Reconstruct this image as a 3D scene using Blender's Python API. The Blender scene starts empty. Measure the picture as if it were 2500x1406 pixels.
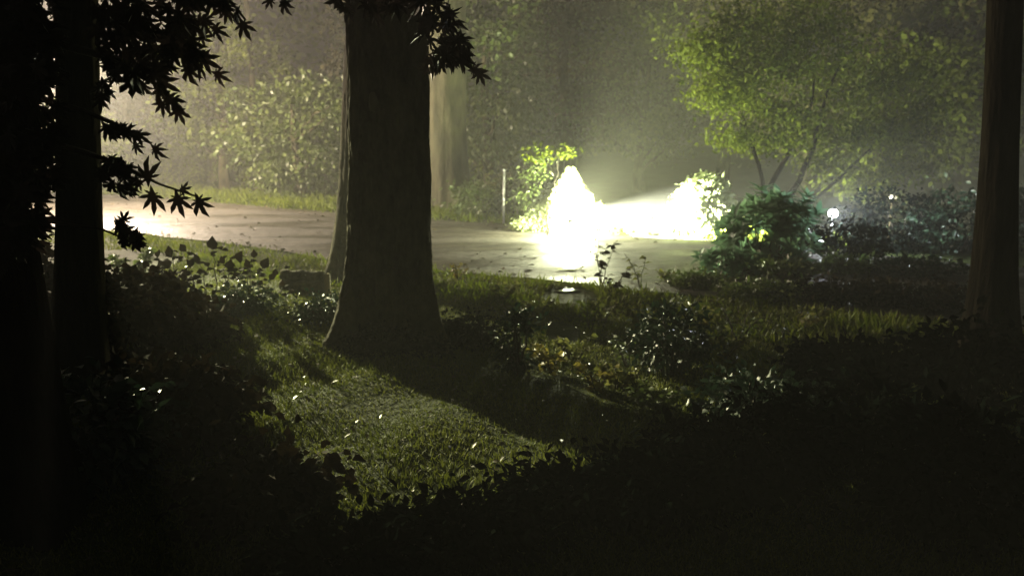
import bpy, math, random
import numpy as np
from mathutils import Vector, Matrix
R = math.radians
C = bpy.context.scene.collection
scn = bpy.context.scene
rng = np.random.default_rng(7)
random.seed(7)

# ------------------------------------------------------------------ camera, night sky, moon, exposure
CAM_H, FPX, PITCH = 1.8, 1800.0, math.atan(353/1800)
cam_d = bpy.data.cameras.new('camera'); cam = bpy.data.objects.new('camera', cam_d); C.objects.link(cam)
cam.location = (0, 0, CAM_H); cam.rotation_euler = (R(90)-PITCH, 0, 0)
cam_d.sensor_width = 36; cam_d.lens = FPX/2500*36; cam_d.clip_start = .05; cam_d.clip_end = 500
scn.camera = cam
cam_d.dof.use_dof = True; cam_d.dof.focus_distance = 3.6; cam_d.dof.aperture_fstop = 2.4
w = bpy.data.worlds.new("World"); scn.world = w; w.use_nodes = True
nt = w.node_tree; bg = nt.nodes['Background']
sky = nt.nodes.new('ShaderNodeTexSky'); sky.sky_type = 'NISHITA'; sky.sun_disc = False
sky.sun_elevation = R(-4); sky.sun_rotation = R(200)
nt.links.new(sky.outputs[0], bg.inputs[0]); bg.inputs[1].default_value = .2
sd = bpy.data.lights.new('moon', 'SUN'); sd.energy = .004; sd.angle = R(.5); sd.color = (.75, .85, 1)
so = bpy.data.objects.new('moon', sd); C.objects.link(so); so.rotation_euler = (R(40), R(10), R(20))
scn.view_settings.view_transform = 'Standard'; scn.view_settings.look = 'None'
scn.view_settings.exposure = .12; scn.view_settings.gamma = 1
try:
    cy = scn.cycles
    cy.use_denoising = True; cy.max_bounces = 5; cy.diffuse_bounces = 2; cy.glossy_bounces = 2
    cy.transmission_bounces = 3; cy.volume_bounces = 1; cy.transparent_max_bounces = 4
    cy.sample_clamp_indirect = 3
except Exception: pass

def ray(px, py):
    d = Vector(((px-1250)/FPX, 1, -(py-703)/FPX))
    return Matrix.Rotation(-PITCH, 3, 'X') @ d
def gp(px, py, z=0):                      # ground point under a pixel
    d = ray(px, py); t = (z-CAM_H)/d.z
    return Vector((d.x*t, d.y*t, z))
def at(px, py, Y):                        # point at distance Y along the view
    d = ray(px, py); t = Y/d.y
    return Vector((d.x*t, Y, CAM_H+d.z*t))

# ------------------------------------------------------------------ materials
def mat_leaf(name, c1, c2, rough=.4, trans=.3, sc=1.5, spec=.5):
    m = bpy.data.materials.new(name); m.use_nodes = True; n = m.node_tree; L = n.links
    p = n.nodes['Principled BSDF']; p.inputs['Roughness'].default_value = rough
    p.inputs['Specular IOR Level'].default_value = spec
    g = n.nodes.new('ShaderNodeNewGeometry'); tc = n.nodes.new('ShaderNodeTexCoord')
    no = n.nodes.new('ShaderNodeTexNoise'); no.inputs['Scale'].default_value = sc
    L.new(tc.outputs['Object'], no.inputs['Vector'])
    a = n.nodes.new('ShaderNodeMath'); a.operation = 'MULTIPLY_ADD'; a.inputs[1].default_value = .55
    L.new(g.outputs['Random Per Island'], a.inputs[0])
    b = n.nodes.new('ShaderNodeMath'); b.operation = 'MULTIPLY_ADD'; b.inputs[1].default_value = 1.6; b.inputs[2].default_value = -.55
    L.new(no.outputs['Fac'], b.inputs[0]); L.new(b.outputs[0], a.inputs[2])
    mx = n.nodes.new('ShaderNodeMix'); mx.data_type = 'RGBA'
    mx.inputs[6].default_value = (*c1, 1); mx.inputs[7].default_value = (*c2, 1)
    L.new(a.outputs[0], mx.inputs[0]); L.new(mx.outputs[2], p.inputs['Base Color'])
    tr = n.nodes.new('ShaderNodeBsdfTranslucent'); L.new(mx.outputs[2], tr.inputs['Color'])
    ms = n.nodes.new('ShaderNodeMixShader'); ms.inputs[0].default_value = trans
    L.new(p.outputs[0], ms.inputs[1]); L.new(tr.outputs[0], ms.inputs[2])
    L.new(ms.outputs[0], n.nodes['Material Output'].inputs['Surface'])
    return m
def mat_solid(name, c1, c2=None, rough=.7, sc=6, bump=0., stretch=(1, 1, 1), metal=0., detail=6, bsc=None, r2=None, spec=.5):
    m = bpy.data.materials.new(name); m.use_nodes = True; n = m.node_tree; L = n.links
    p = n.nodes['Principled BSDF']; p.inputs['Roughness'].default_value = rough; p.inputs['Metallic'].default_value = metal
    p.inputs['Specular IOR Level'].default_value = spec
    tc = n.nodes.new('ShaderNodeTexCoord'); mp = n.nodes.new('ShaderNodeMapping'); mp.inputs['Scale'].default_value = stretch
    L.new(tc.outputs['Object'], mp.inputs[0])
    no = n.nodes.new('ShaderNodeTexNoise'); no.inputs['Scale'].default_value = sc; no.inputs['Detail'].default_value = detail
    no.inputs['Roughness'].default_value = .65
    L.new(mp.outputs[0], no.inputs['Vector'])
    cr = n.nodes.new('ShaderNodeValToRGB'); cr.color_ramp.elements[0].position = .35; cr.color_ramp.elements[1].position = .68
    cr.color_ramp.elements[0].color = (*c1, 1); cr.color_ramp.elements[1].color = (*(c2 or c1), 1)
    L.new(no.outputs['Fac'], cr.inputs[0]); L.new(cr.outputs[0], p.inputs['Base Color'])
    if r2 is not None:
        n3 = n.nodes.new('ShaderNodeTexNoise'); n3.inputs['Scale'].default_value = .7; n3.inputs['Detail'].default_value = 4
        L.new(mp.outputs[0], n3.inputs['Vector'])
        mr = n.nodes.new('ShaderNodeMapRange'); mr.inputs[1].default_value = .42; mr.inputs[2].default_value = .6
        mr.inputs[3].default_value = r2; mr.inputs[4].default_value = rough
        L.new(n3.outputs['Fac'], mr.inputs[0]); L.new(mr.outputs[0], p.inputs['Roughness'])
    if bump:
        n2 = n.nodes.new('ShaderNodeTexNoise'); n2.inputs['Scale'].default_value = bsc or sc*3; n2.inputs['Detail'].default_value = 8
        L.new(mp.outputs[0], n2.inputs['Vector'])
        bu = n.nodes.new('ShaderNodeBump'); bu.inputs['Strength'].default_value = bump; bu.inputs['Distance'].default_value = .05
        L.new(n2.outputs['Fac'], bu.inputs['Height']); L.new(bu.outputs[0], p.inputs['Normal'])
    return m
def mat_emit(name, col, s):
    m = bpy.data.materials.new(name); m.use_nodes = True; n = m.node_tree
    p = n.nodes['Principled BSDF']; p.inputs['Base Color'].default_value = (.8, .8, .8, 1)
    p.inputs['Emission Color'].default_value = (*col, 1); p.inputs['Emission Strength'].default_value = s
    return m

M = dict(
    bark=mat_solid('dark furrowed bark', (.02, .017, .011), (.10, .09, .05), 1., 4.5, 1., (1, 1, .55), bsc=16, spec=.1),
    barkl=mat_solid('pale mossy bark', (.045, .045, .022), (.12, .115, .06), .9, 4, .6, (1, 1, .3), bsc=12),
    blackbark=mat_solid('wet black bark', (.006, .005, .004), (.02, .017, .012), 1., 5, .9, (1, 1, .22), bsc=14, spec=.0),
    stem=mat_solid('thin stem bark', (.03, .025, .018), (.07, .06, .04), .8, 8, .3),
    ground=mat_solid('damp soil', (.018, .026, .005), (.042, .056, .011), .9, 2.2, .6, bsc=18, spec=.15),
    road=mat_solid('wet worn tarmac', (.022, .019, .015), (.078, .068, .052), .8, 2.6, .8, (.45, 1.3, 1), bsc=16, r2=.40),
    verge=mat_solid('mossy verge', (.04, .05, .012), (.09, .10, .03), .9, 3, .6, bsc=25),
    grass=mat_leaf('lawn grass', (.06, .082, .010), (.16, .175, .026), .65, .3, 1.6, .2),
    bright=mat_leaf('lime green leaves', (.04, .065, .005), (.16, .20, .014), .65, .4, 2.2, .2),
    pale=mat_leaf('leaves paled for glare', (.22, .27, .12), (.40, .45, .24), .4, .4, 1.2),  # leaf colour paled so the shrubs burn out white like glare
    mid=mat_leaf('mid green leaves', (.05, .08, .02), (.12, .15, .04), .45, .3, .8),
    dark=mat_leaf('dark glossy leaves', (.010, .022, .013), (.030, .055, .030), .4, .12, 2, .35),
    teal=mat_leaf('leathery blue green leaves', (.07, .14, .08), (.17, .27, .16), .4, .55, 2),
    maple=mat_leaf('dark maple leaves', (.012, .012, .012), (.035, .026, .022), .6, .14, 2, .2),
    brown=mat_leaf('brownish green leaves', (.007, .005, .003), (.028, .019, .009), .9, .1, 2, .04),
    murk=mat_leaf('leaves blackened as shade', (.002, .003, .0025), (.005, .007, .005), 1., .0, 2, .0),  # leaf colour blackened so foliage reads as unlit shade
    yellow=mat_leaf('yellow green leaves', (.14, .13, .02), (.25, .2, .05), .4, .35, 2),
    far=mat_leaf('hazy far leaves', (.015, .024, .006), (.17, .21, .035), .7, .3, .55, .2),
    weed=mat_leaf('thin backlit weed leaves', (.07, .085, .02), (.20, .19, .06), .6, .55, 2, .2),
    umber=mat_leaf('dull umber leaves', (.02, .018, .008), (.11, .10, .045), .8, .2, .7, .1),
    litter=mat_leaf('wet fallen leaves', (.03, .022, .010), (.09, .07, .03), .4, .05, 2, .35),
    timber=mat_solid('weathered timber', (.05, .035, .02), (.14, .11, .07), .7, 4, .4, (.3, 3, 3)),
    paletim=mat_solid('pale split timber', (.22, .17, .10), (.36, .29, .18), .7, 6, .3, (2, 2, .4)),
    metal=mat_solid('galvanised steel', (.25, .26, .26), (.42, .42, .42), .5, 10, .05, metal=.3),
    black=mat_solid('black painted housing', (.02, .02, .02), (.04, .04, .04), .4, 10, .05),
    water=mat_solid('shallow puddle water', (.03, .03, .03), (.035, .035, .03), .03, 3, .01, bsc=3),
    glintstone=mat_solid('glossy glint stone', (.05, .05, .045), (.09, .085, .07), .05, 8, .02),  # glossy stone added to mirror the lamp as a glint
    stone=mat_solid('grey stone', (.14, .13, .11), (.28, .26, .22), .7, 8, .5),
)

# ------------------------------------------------------------------ mesh helpers
def mk(name, V, F, mat, parent=None, smooth=False):
    me = bpy.data.meshes.new(name)
    V = np.asarray(V, dtype=np.float32)
    if isinstance(F, np.ndarray):
        me.vertices.add(len(V)); me.vertices.foreach_set('co', V.ravel())
        k = F.shape[1]; me.loops.add(F.size); me.loops.foreach_set('vertex_index', F.ravel().astype(np.int32))
        me.polygons.add(len(F)); me.polygons.foreach_set('loop_start', (np.arange(len(F))*k).astype(np.int32))
        me.polygons.foreach_set('loop_total', np.full(len(F), k, np.int32))
        me.update(calc_edges=True)
    else:
        me.from_pydata([tuple(map(float, v)) for v in V], [], F)
    me.materials.append(mat)
    if smooth: me.polygons.foreach_set('use_smooth', [True]*len(me.polygons))
    o = bpy.data.objects.new(name, me); C.objects.link(o)
    if parent: o.parent = parent
    return o
def tag(o, label=None, cat=None, group=None, kind=None):
    if label: o['label'] = label
    if cat: o['category'] = cat
    if group: o['group'] = group
    if kind: o['kind'] = kind
    return o
def thing(name, loc, label, cat, group=None, rz=0):
    o = bpy.data.objects.new(name, None); C.objects.link(o); o.location = loc; o.rotation_euler.z = rz
    o.empty_display_size = .2
    return tag(o, label, cat, group)
def copy_tree(o, parent=None):
    kids = [k for k in bpy.data.objects if k.parent is o]
    c = o.copy(); C.objects.link(c); c.parent = parent
    for k in kids: copy_tree(k, c)
    return c

class MB:
    def __init__(s): s.v = []; s.f = []
    def tube(s, pts, rad, n=8, cap=True, rough=0., lobes=0., sd=0):
        rr = np.random.default_rng(sd+len(s.v)); ph = rr.random(4)*6.28
        pts = [Vector(p) for p in pts]; base = len(s.v); up = Vector((.31, .9, .3))
        for i, p in enumerate(pts):
            t = (pts[min(i+1, len(pts)-1)]-pts[max(i-1, 0)]).normalized()
            a = t.cross(up)
            if a.length < .1: a = t.cross(Vector((1, 0, 0)))
            a.normalize(); b = t.cross(a)
            for k in range(n):
                th = 2*math.pi*k/n
                q = rad[i]*(1+rough*(math.sin(3*th+ph[0]+i*.35)+.6*math.sin(5*th+ph[1]-i*.5)+.5*math.sin(9*th+ph[2]))/2 + rough*.3*rr.normal()*.3)
                s.v.append(p+a*math.cos(th)*q+b*math.sin(th)*q)
        for i in range(len(pts)-1):
            for k in range(n):
                A = base+i*n+k; B = base+i*n+(k+1) % n
                s.f.append((A, B, B+n, A+n))
        if cap:
            s.f.append(tuple(base+(len(pts)-1)*n+k for k in range(n))); s.f.append(tuple(base+k for k in reversed(range(n))))
        return s
    def box(s, c, d, rz=0, bev=0.01):
        c = Vector(c); x, y, z = d[0]/2, d[1]/2, d[2]/2; b = min(bev, x*.4, y*.4, z*.4)
        rm = Matrix.Rotation(rz, 3, 'Z'); base = len(s.v)
        rings = [(x-b, y-b, -z), (x, y, -z+b), (x, y, z-b), (x-b, y-b, z)]
        for rx, ry, rzz in rings:
            cb = b if rx == x else b*.5
            for (px, py) in [(rx-cb, -ry), (rx, -ry+cb), (rx, ry-cb), (rx-cb, ry), (-rx+cb, ry), (-rx, ry-cb), (-rx, -ry+cb), (-rx+cb, -ry)]:
                s.v.append(c+rm @ Vector((px, py, rzz)))
        for i in range(3):
            for k in range(8):
                A = base+i*8+k; B = base+i*8+(k+1) % 8; s.f.append((A, B, B+8, A+8))
        s.f.append(tuple(base+24+k for k in range(8))); s.f.append(tuple(base+k for k in reversed(range(8))))
        return s
    def sphere(s, c, r, n=16, m=10, sz=1., z0=-1.):
        base = len(s.v)
        for i in range(m+1):
            ph = -math.pi/2+math.pi*i/m; zz = max(math.sin(ph), z0)
            for k in range(n):
                th = 2*math.pi*k/n; s.v.append(Vector(c)+Vector((math.cos(ph)*math.cos(th)*r, math.cos(ph)*math.sin(th)*r, zz*r*sz)))
        for i in range(m):
            for k in range(n):
                A = base+i*n+k; B = base+i*n+(k+1) % n; s.f.append((A, B, B+n, A+n))
        return s
    def build(s, name, mat, parent=None, smooth=True): return mk(name, s.v, s.f, mat, parent, smooth)

# leaf templates: y is along the leaf, z up
def T_simple(w=.5, fold=.15, droop=.15):
    v = [(0, 0, 0), (-w*.42, .3, fold*w), (-w*.5, .55, fold*w-droop*.3), (0, 1, -droop), (w*.5, .55, fold*w-droop*.3), (w*.42, .3, fold*w), (0, .5, -droop*.2)]
    f = [(0, 6, 1), (1, 6, 2), (2, 6, 3), (3, 6, 4), (4, 6, 5), (5, 6, 0)]
    return np.array(v, float), np.array(f)
def T_quad(w=.6): 
    return np.array([(0, 0, 0), (w*.5, .5, .1), (0, 1, -.1), (-w*.5, .5, .1)], float), np.array([(0, 1, 2, 3)])
def T_maple(var=0):
    angs = [[-118, -78, -38, 0, 38, 78, 118], [-125, -84, -44, -5, 33, 70, 108], [-105, -66, -30, 6, 42, 84, 126]][var]
    ln = [[.34, .6, .86, 1, .86, .6, .34], [.4, .66, .8, 1, .92, .55, .3], [.28, .52, .92, .95, .8, .66, .42]][var]; cu = [-.18, -.5, .12][var]
    v = [(0, 0, 0)]; ring = []
    for i, (a, l) in enumerate(zip(angs, ln)):
        def P(ang, r, dz=0): return (math.sin(R(ang))*r, math.cos(R(ang))*r+.1, dz)
        ring.append(P(a-15, l*.46, .0)); ring.append(P(a-11, l*.66, .01)); ring.append(P(a, l, cu*l*abs(l))); ring.append(P(a+11, l*.66, .01)); ring.append(P(a+15, l*.46, .0))
        if i < 6: ring.append(P((a+angs[i+1])/2, .29*(ln[i]+ln[i+1])/1.6, .03))
    v = [(0, .1, .03)]+ring+[(0, -.35, .02)]; n = len(ring)
    f = [(0, 1+i, 2+i) for i in range(n-1)]+[(0, n, n+1), (0, n+1, 1)]
    return np.array(v, float), np.array(f)
LEAF = T_simple(); LANCE = T_simple(.3, .12, .2); QUAD = T_quad(); MAPLE = T_maple(); BROAD = T_simple(.75, .2, .2)
BLADE = (np.array([(-.5, 0, 0), (.5, 0, 0), (0, 1, 0)], float), np.array([(0, 1, 2)]))

def frames(dirs, ups):
    y = dirs/np.linalg.norm(dirs, axis=1)[:, None]
    x = np.cross(y, ups); nx = np.linalg.norm(x, axis=1)[:, None]; x = np.where(nx > 1e-4, x/np.maximum(nx, 1e-4), [1, 0, 0])
    z = np.cross(x, y); return x, y, z
def scatter(pos, dirs, ups, size, T):
    pos = np.asarray(pos, float); v, f = T; x, y, z = frames(np.asarray(dirs, float), np.asarray(ups, float))
    size = np.broadcast_to(np.asarray(size, float), (len(pos),))[:, None, None]
    P = v[None, :, 0:1]*x[:, None, :]+v[None, :, 1:2]*y[:, None, :]+v[None, :, 2:3]*z[:, None, :]
    P = pos[:, None, :]+P*size
    F = f[None]+(np.arange(len(pos))*len(v))[:, None, None]
    return P.reshape(-1, 3), F.reshape(-1, f.shape[1])
def leaves(name, pos, dirs, ups, size, T, mat, parent=None):
    V, F = scatter(pos, dirs, ups, size, T); return mk(name, V, F, mat, parent)
def rdir(n, g, zb=0., zs=1.):
    d = g.normal(size=(n, 3)); d[:, 2] = d[:, 2]*zs+zb; return d
def clump_cloud(g, c, r, n_cl, per, cr, shell=.55, floor=None):
    """clump centres inside an uneven ellipsoid, leaves round each"""
    d = g.normal(size=(n_cl, 3)); d /= np.linalg.norm(d, axis=1)[:, None]
    rad = shell+(1-shell)*g.random(n_cl)**.5
    rad *= 1+.18*np.sin(3*np.arctan2(d[:, 1], d[:, 0])+1)*np.cos(2*d[:, 2])
    cc = np.array(c)+d*rad[:, None]*np.array(r)
    p = np.repeat(cc, per, 0); off = g.normal(size=(len(p), 3))*cr*np.repeat(.6+.8*g.random(n_cl), per)[:, None]; off[:, 2] *= .6
    p = p+off; out = (p-np.array(c)); out /= np.linalg.norm(out, axis=1)[:, None]+1e-6
    dr = out*.7+g.normal(size=p.shape)*.6; dr[:, 2] -= .25
    if floor is not None: k = p[:, 2] > floor; p, dr = p[k], dr[k]; 
    return p, dr, cc

# ------------------------------------------------------------------ setting
def grid(name, x0, x1, y0, y1, nx, ny, zf, mat):
    xs = np.linspace(x0, x1, nx); ys = np.linspace(y0, y1, ny); X, Y = np.meshgrid(xs, ys); Z = zf(X, Y)
    V = np.stack([X, Y, Z], -1).reshape(-1, 3); i = np.arange(ny-1)[:, None]*nx+np.arange(nx-1)[None]
    F = np.stack([i, i+1, i+nx+1, i+nx], -1).reshape(-1, 4); return mk(name, V, F, mat, None, True)
FAR = [gp(-900, 440), gp(-200, 458), gp(290, 476), gp(800, 519), gp(1060, 538), gp(1260, 549), gp(1500, 566), gp(1800, 592), gp(2200, 630), gp(3000, 700)]
NEAR = [gp(-900, 500), gp(-200, 535), gp(300, 566), gp(640, 606), gp(800, 636), gp(1060, 660), gp(1400, 692), gp(1800, 735), gp(2400, 800), gp(3100, 880)]
fx = np.array([p.x for p in FAR]); fy = np.array([p.y for p in FAR]); nxx = np.array([p.x for p in NEAR]); ny_ = np.array([p.y for p in NEAR])
def roadband(x): return np.interp(x, nxx, ny_), np.interp(x, fx, fy)
def ground_z(X, Y):
    a, b = roadband(X); d = np.minimum(np.abs(Y-a), np.abs(Y-b)); on = (Y > a) & (Y < b)
    z = .05*np.sin(X*.9+1)*np.sin(Y*.7)+.03*np.sin(X*2.3+Y*1.7)+.015*np.sin(X*5.1-Y*3.3)
    z = z+.0
    k = np.clip(d/1.2, 0, 1); z = np.where(on, -.06, z*k)
    far = np.clip((Y-30)/20, 0, 1); return z+far*1.5
gr = tag(grid('ground', -60, 60, -12, 75, 480, 380, ground_z, M['ground']), kind='structure')
def strip(name, A, B, z, mat, n=160, cross=6, jit=.06):
    V = []; xs = np.linspace(-16, 14, n)
    for i, x in enumerate(xs):
        a, b = np.interp(x, nxx, ny_), np.interp(x, fx, fy)
        a += jit*math.sin(x*3.1)+jit*.6*math.sin(x*7.7); b += jit*math.sin(x*2.3+1)+jit*.6*math.sin(x*6.1)
        for k in range(cross+1):
            t = k/cross; V.append((x, a+(b-a)*t, z+.035*math.sin(math.pi*t)))
    F = [(i*(cross+1)+k, (i+1)*(cross+1)+k, (i+1)*(cross+1)+k+1, i*(cross+1)+k+1) for i in range(n-1) for k in range(cross)]
    return mk(name, V, F, mat, None, True)
tag(strip('road', 0, 0, .012, M['road']), kind='structure')

def zg(p): return float(ground_z(np.array([p.x]), np.array([p.y]))[0])
def G(px, py):
    p = gp(px, py); p.z = zg(p)
    a, b = roadband(p.x)
    return p

# puddle below the floodlight, and a tilted stone added to catch its glint
def puddle(px, py, rx, ry, z=.035):
    c = gp(px, py); V = [(0, 0, 0)]; n = 40
    for k in range(n):
        th = 2*math.pi*k/n; q = 1+.22*math.sin(2*th+px)+.15*math.sin(5*th+1)+.08*math.sin(9*th)
        V.append((rx*q*math.cos(th), ry*q*math.sin(th), 0))
    F = [(0, 1+k, 1+(k+1) % n) for k in range(n)]
    o = mk('puddle', V, F, M['water']); o.location = (c.x, c.y, z); return tag(o, kind='structure')
for px_, py_, sx_, sy_, lb_ in ((1385, 712, .14, .06, 'tilted glossy stone added for a white puddle glint in the verge below the left glare'), ):
    st_ = MB().sphere((0, 0, 0), 1, 22, 12, .25).build('stone', M['glintstone']); st_.location = gp(px_, py_, .05); st_.scale = (sx_, sy_, .10); st_.rotation_euler = (-.022, .01, .2)
    for v_ in st_.data.vertices: v_.co.z = min(v_.co.z, .17+.004*math.sin(v_.co.x*5)); v_.co.x *= 1+.3*math.sin(3*v_.co.y+px_); v_.co.y += .25*math.sin(4*v_.co.x)
    tag(st_, lb_, 'stone')
puddle(1388, 662, .18, .07, .04)

# lawn grass: blades on the near lawn and verges (stuff)
def blades(name, n, box, hmin, hmax, mat, test, w=.012, seed=1, tilt=.5):
    g = np.random.default_rng(seed); x = g.uniform(box[0], box[1], n); y = box[2]+(box[3]-box[2])*g.random(n)**1.3
    k = test(x, y, g); x, y = x[k], y[k]; n = len(x); z = ground_z(x, y)-.01
    cl = .5+.5*np.sin(x*2.1+1.7*np.sin(y*1.3))*np.cos(y*2.7+np.sin(x*1.9))
    h = (hmin+(hmax-hmin)*g.random(n))*(.55+.8*cl)
    d = g.normal(size=(n, 3))*tilt; d[:, 2] = 1; u = g.normal(size=(n, 3)); u[:, 2] = 0
    v = np.array([(-.5, 0, 0), (.5, 0, 0), (.28, .6, .05), (0, 1, .22)], float); f = np.array([(0, 1, 2, 3)])
    x_, y_, z_ = frames(d, u); P = (v[None, :, 0:1]*x_[:, None]*(w*(.6+.8*g.random(n)))[:, None, None]+(v[None, :, 1:2]*y_[:, None]+v[None, :, 2:3]*z_[:, None])*h[:, None, None])
    P = P+np.stack([x, y, z], -1)[:, None]
    F = f[None]+(np.arange(n)*4)[:, None, None]
    return mk(name, P.reshape(-1, 3), F.reshape(-1, 4), mat)
def offroad(x, y, m=0.):
    a, b = roadband(x); return (y < a-m) | (y > b+m)
PUD = [(gp(1385, 712), .34), (gp(1372, 790), .18), (gp(1388, 662), .2)]
def nopud(x, y):
    k = np.ones(len(x), bool)
    for c, q in PUD: k &= ((x-c.x)/q)**2+((y-c.y+.25)/(q+.2))**2 > 1
    return k
def t_lawn(x, y, g):
    a, b = roadband(x); patch = .5+.5*np.sin(x*1.1+.6)*np.sin(y*.9+x*.4)
    return nopud(x, y) & (y < a-.05+g.normal(size=len(x))*.12) & (g.random(len(x)) < .7+.4*patch)
tag(blades('lawn_grass', 460000, (-5, 7.5, 2.6, 12), .022, .06, M['grass'], t_lawn, .009, 3), 'short damp lawn grass in front of the road', 'grass', kind='stuff')
def t_vergen(x, y, g):
    a, b = roadband(x); return nopud(x, y) & (y < a+g.normal(size=len(x))*.15) & (y > a-1.9)
tag(blades('verge_grass', 52000, (-9, 6, 6.5, 16), .05, .15, M['bright'], t_vergen, .02, 4), 'longer bright grass on the near verge of the road', 'grass', kind='stuff')
def t_vergef(x, y, g):
    a, b = roadband(x); return (y > b+g.normal(size=len(x))*.25) & (y < b+4.5)
tag(blades('far_verge_grass', 60000, (-18, 6, 12, 30), .08, .3, M['bright'], t_vergef, .035, 5), 'rough grass bank along the far side of the road', 'grass', kind='stuff')
# fallen wet leaves
g = np.random.default_rng(11); n = 1500
px = g.uniform(-5, 6, n); py = g.uniform(2.8, 11, n); k = offroad(px, py, .1); px, py = px[k], py[k]; n = len(px)
pos = np.stack([px, py, ground_z(px, py)+.03+.03*g.random(n)], -1); up = g.normal(size=(n, 3))*.35; up[:, 2] = 1
dr = g.normal(size=(n, 3)); dr[:, 2] *= .2
tag(leaves('fallen_leaves', pos, dr, up, .03+.035*g.random(n), LEAF, M['litter']), 'wet fallen leaves scattered over the lawn', 'leaf litter', kind='stuff')
n = 520; px = g.uniform(-14, 8, n); a_, b_ = roadband(px); t_ = g.random(n); t_ = np.where(g.random(n) < .6, t_**5, 1-t_**5); py = a_+(b_-a_)*t_
dr = g.normal(size=(n, 3)); dr[:, 2] *= .1; up = g.normal(size=(n, 3))*.3; up[:, 2] = 1
tag(leaves('road_litter', np.stack([px, py, .035+.03*np.sin(math.pi*t_)], -1), dr, up, .05+.06*g.random(n), BROAD, M['litter']), 'dark wet leaves and bits strewn along the road edges', 'leaf litter', kind='stuff')

# ------------------------------------------------------------------ trees
def trunk_pts(base, top, rb, rt, n=22, flare=.6, fh=.5, wob=.04, seed=0):
    g = random.Random(seed); P = []; Rr = []; a, b = g.random()*6, g.random()*6
    for i in range(n):
        t = (i/(n-1))**1.35; p = base.lerp(top, t); h = (top-base).length*t
        p = p+Vector((math.sin(h*.9+a)*wob, math.sin(h*.7+b)*wob, 0))*min(1, h)
        P.append(p); Rr.append(rb+(rt-rb)*t+rb*flare*math.exp(-h/fh))
    return P, Rr
def flared(mb, P, Rr, n, seed, rootn=6, roota=.35, rooth=.45, rough=.06, ridge=0.):
    """trunk whose base splits into root lobes"""
    g = random.Random(seed); ph = g.random()*6; ph2 = g.random()*6; base = len(mb.v); z0 = P[0].z
    for i, p in enumerate(P):
        h = p.z-z0; la = roota*math.exp(-max(h, 0)/rooth)
        for k in range(n):
            th = 2*math.pi*k/n
            lobe = 1+la*(max(0, math.cos(rootn/2*th+ph))**2*1.6-.4)+rough*(.5*math.sin(3*th+ph2+h*.4)+.35*math.sin(7*th+h*1.3)+.3*math.sin(13*th-h*.8)+.25*math.sin(19*th+h*2.1+ph))
            if ridge: lobe += ridge*(abs(math.sin(15*th+1.6*math.sin(h*2.3+ph)+.8*math.sin(h*7+3*th)))*.7+.5*abs(math.sin(27*th+2*math.sin(h*3.7)+.9*math.sin(h*13)))+.6*g.random()*math.sin(h*9+4*th))
            q = Rr[i]*lobe; mb.v.append(p+Vector((math.cos(th)*q, math.sin(th)*q, 0)))
    for i in range(len(P)-1):
        for k in range(n):
            A = base+i*n+k; B = base+i*n+(k+1) % n; mb.f.append((A, B, B+n, A+n))
    mb.f.append(tuple(base+(len(P)-1)*n+k for k in range(n)))
def limb(mb, a, b, ra, rb_, sag=.2, n=8, seg=9, seed=0):
    g = random.Random(seed); pts = []
    for i in range(seg):
        t = i/(seg-1); p = a.lerp(b, t)+Vector((g.uniform(-1, 1), g.uniform(-1, 1), g.uniform(-1, 1)))*.04*(b-a).length*(t > 0)
        p.z += sag*math.sin(math.pi*t); pts.append(p)
    mb.tube(pts, [ra+(rb_-ra)*i/(seg-1) for i in range(seg)], n, rough=.08, sd=seed); return pts
def big_tree(name, base, h, r, label, bark, seed, lean=(0, 0), flare=.5, fh=.45, crown=True, roota=.35, rt=.8, group=None, crown_z=8.5, n=44, rings=34, ridge=0.):
    o = thing(name, base, label, 'tree', group)
    mb = MB(); P, Rr = trunk_pts(Vector((0, 0, -.15)), Vector((lean[0], lean[1], h)), r, r*rt, rings, flare, fh, .03, seed)
    flared(mb, P, Rr, n, seed, roota=roota, ridge=ridge); mb.build('trunk', bark, o)
    g = random.Random(seed+5); top = Vector((lean[0], lean[1], h))
    lb = MB()
    for k in range(5):
        a = k*1.26+g.random()*.5; e = top+Vector((math.cos(a)*2.2, math.sin(a)*2.2, 1.6+g.random()*1.5))
        limb(lb, top+Vector((0, 0, -.5-.2*k)), e, r*.4, .04, .2, 8, 8, seed+k)
    lb.build('limb', bark, o)
    if crown:
        gg = np.random.default_rng(seed); p, d, cc = clump_cloud(gg, (lean[0], lean[1], h+2.4), (3.4, 3.4, 1.9), 60, 45, .5, .4)
        leaves('crown', p, d, rdir(len(p), gg, .8), .16, QUAD, M['mid'], o)
    return o

def lean(base, ptop, h):
    q = at(ptop, 0, base.y); k = h/(q.z-base.z); return ((q.x-base.x)*k, 0)
c0 = G(948, 836)
ct = big_tree('tree', c0, 7.2, .33, 'thick dark trunk in the centre with spreading roots, nearest large tree', M['bark'], 3, lean(c0, 958, 7.2), .24, .6, crown_z=9, rt=.98, n=180, rings=150, ridge=.045, roota=.75)
sb_ = MB().tube([Vector((0, .05, -.09)), Vector((0, .0, -.05)), Vector((.01, -.015, 0)), Vector((0, 0, .05)), Vector((0, .05, .1))], [.02, .05, .06, .045, .015], 12, True, .25, sd=4)
so_ = sb_.build('lit_scar', M['barkl'], ct); so_.location = at(912, 250, c0.y-.33)-c0; so_.scale = (.8, .8, 1)  # scar in paler bark, a lit patch put into its colour
big_tree('tree', G(858, 676), 7.5, .30, 'dark trunk half hidden just behind the thick central trunk, roots lit from the left', M['bark'], 8, lean(G(858, 676), 906, 7.5), .35, .35, rt=.85)
big_tree('tree', G(1092, 503), 7.5, .70, 'pale mossy trunk beyond the road, right of the thick central trunk', M['barkl'], 12, lean(G(1092, 503), 1088, 7.5), .22, .4, rt=.62)
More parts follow.
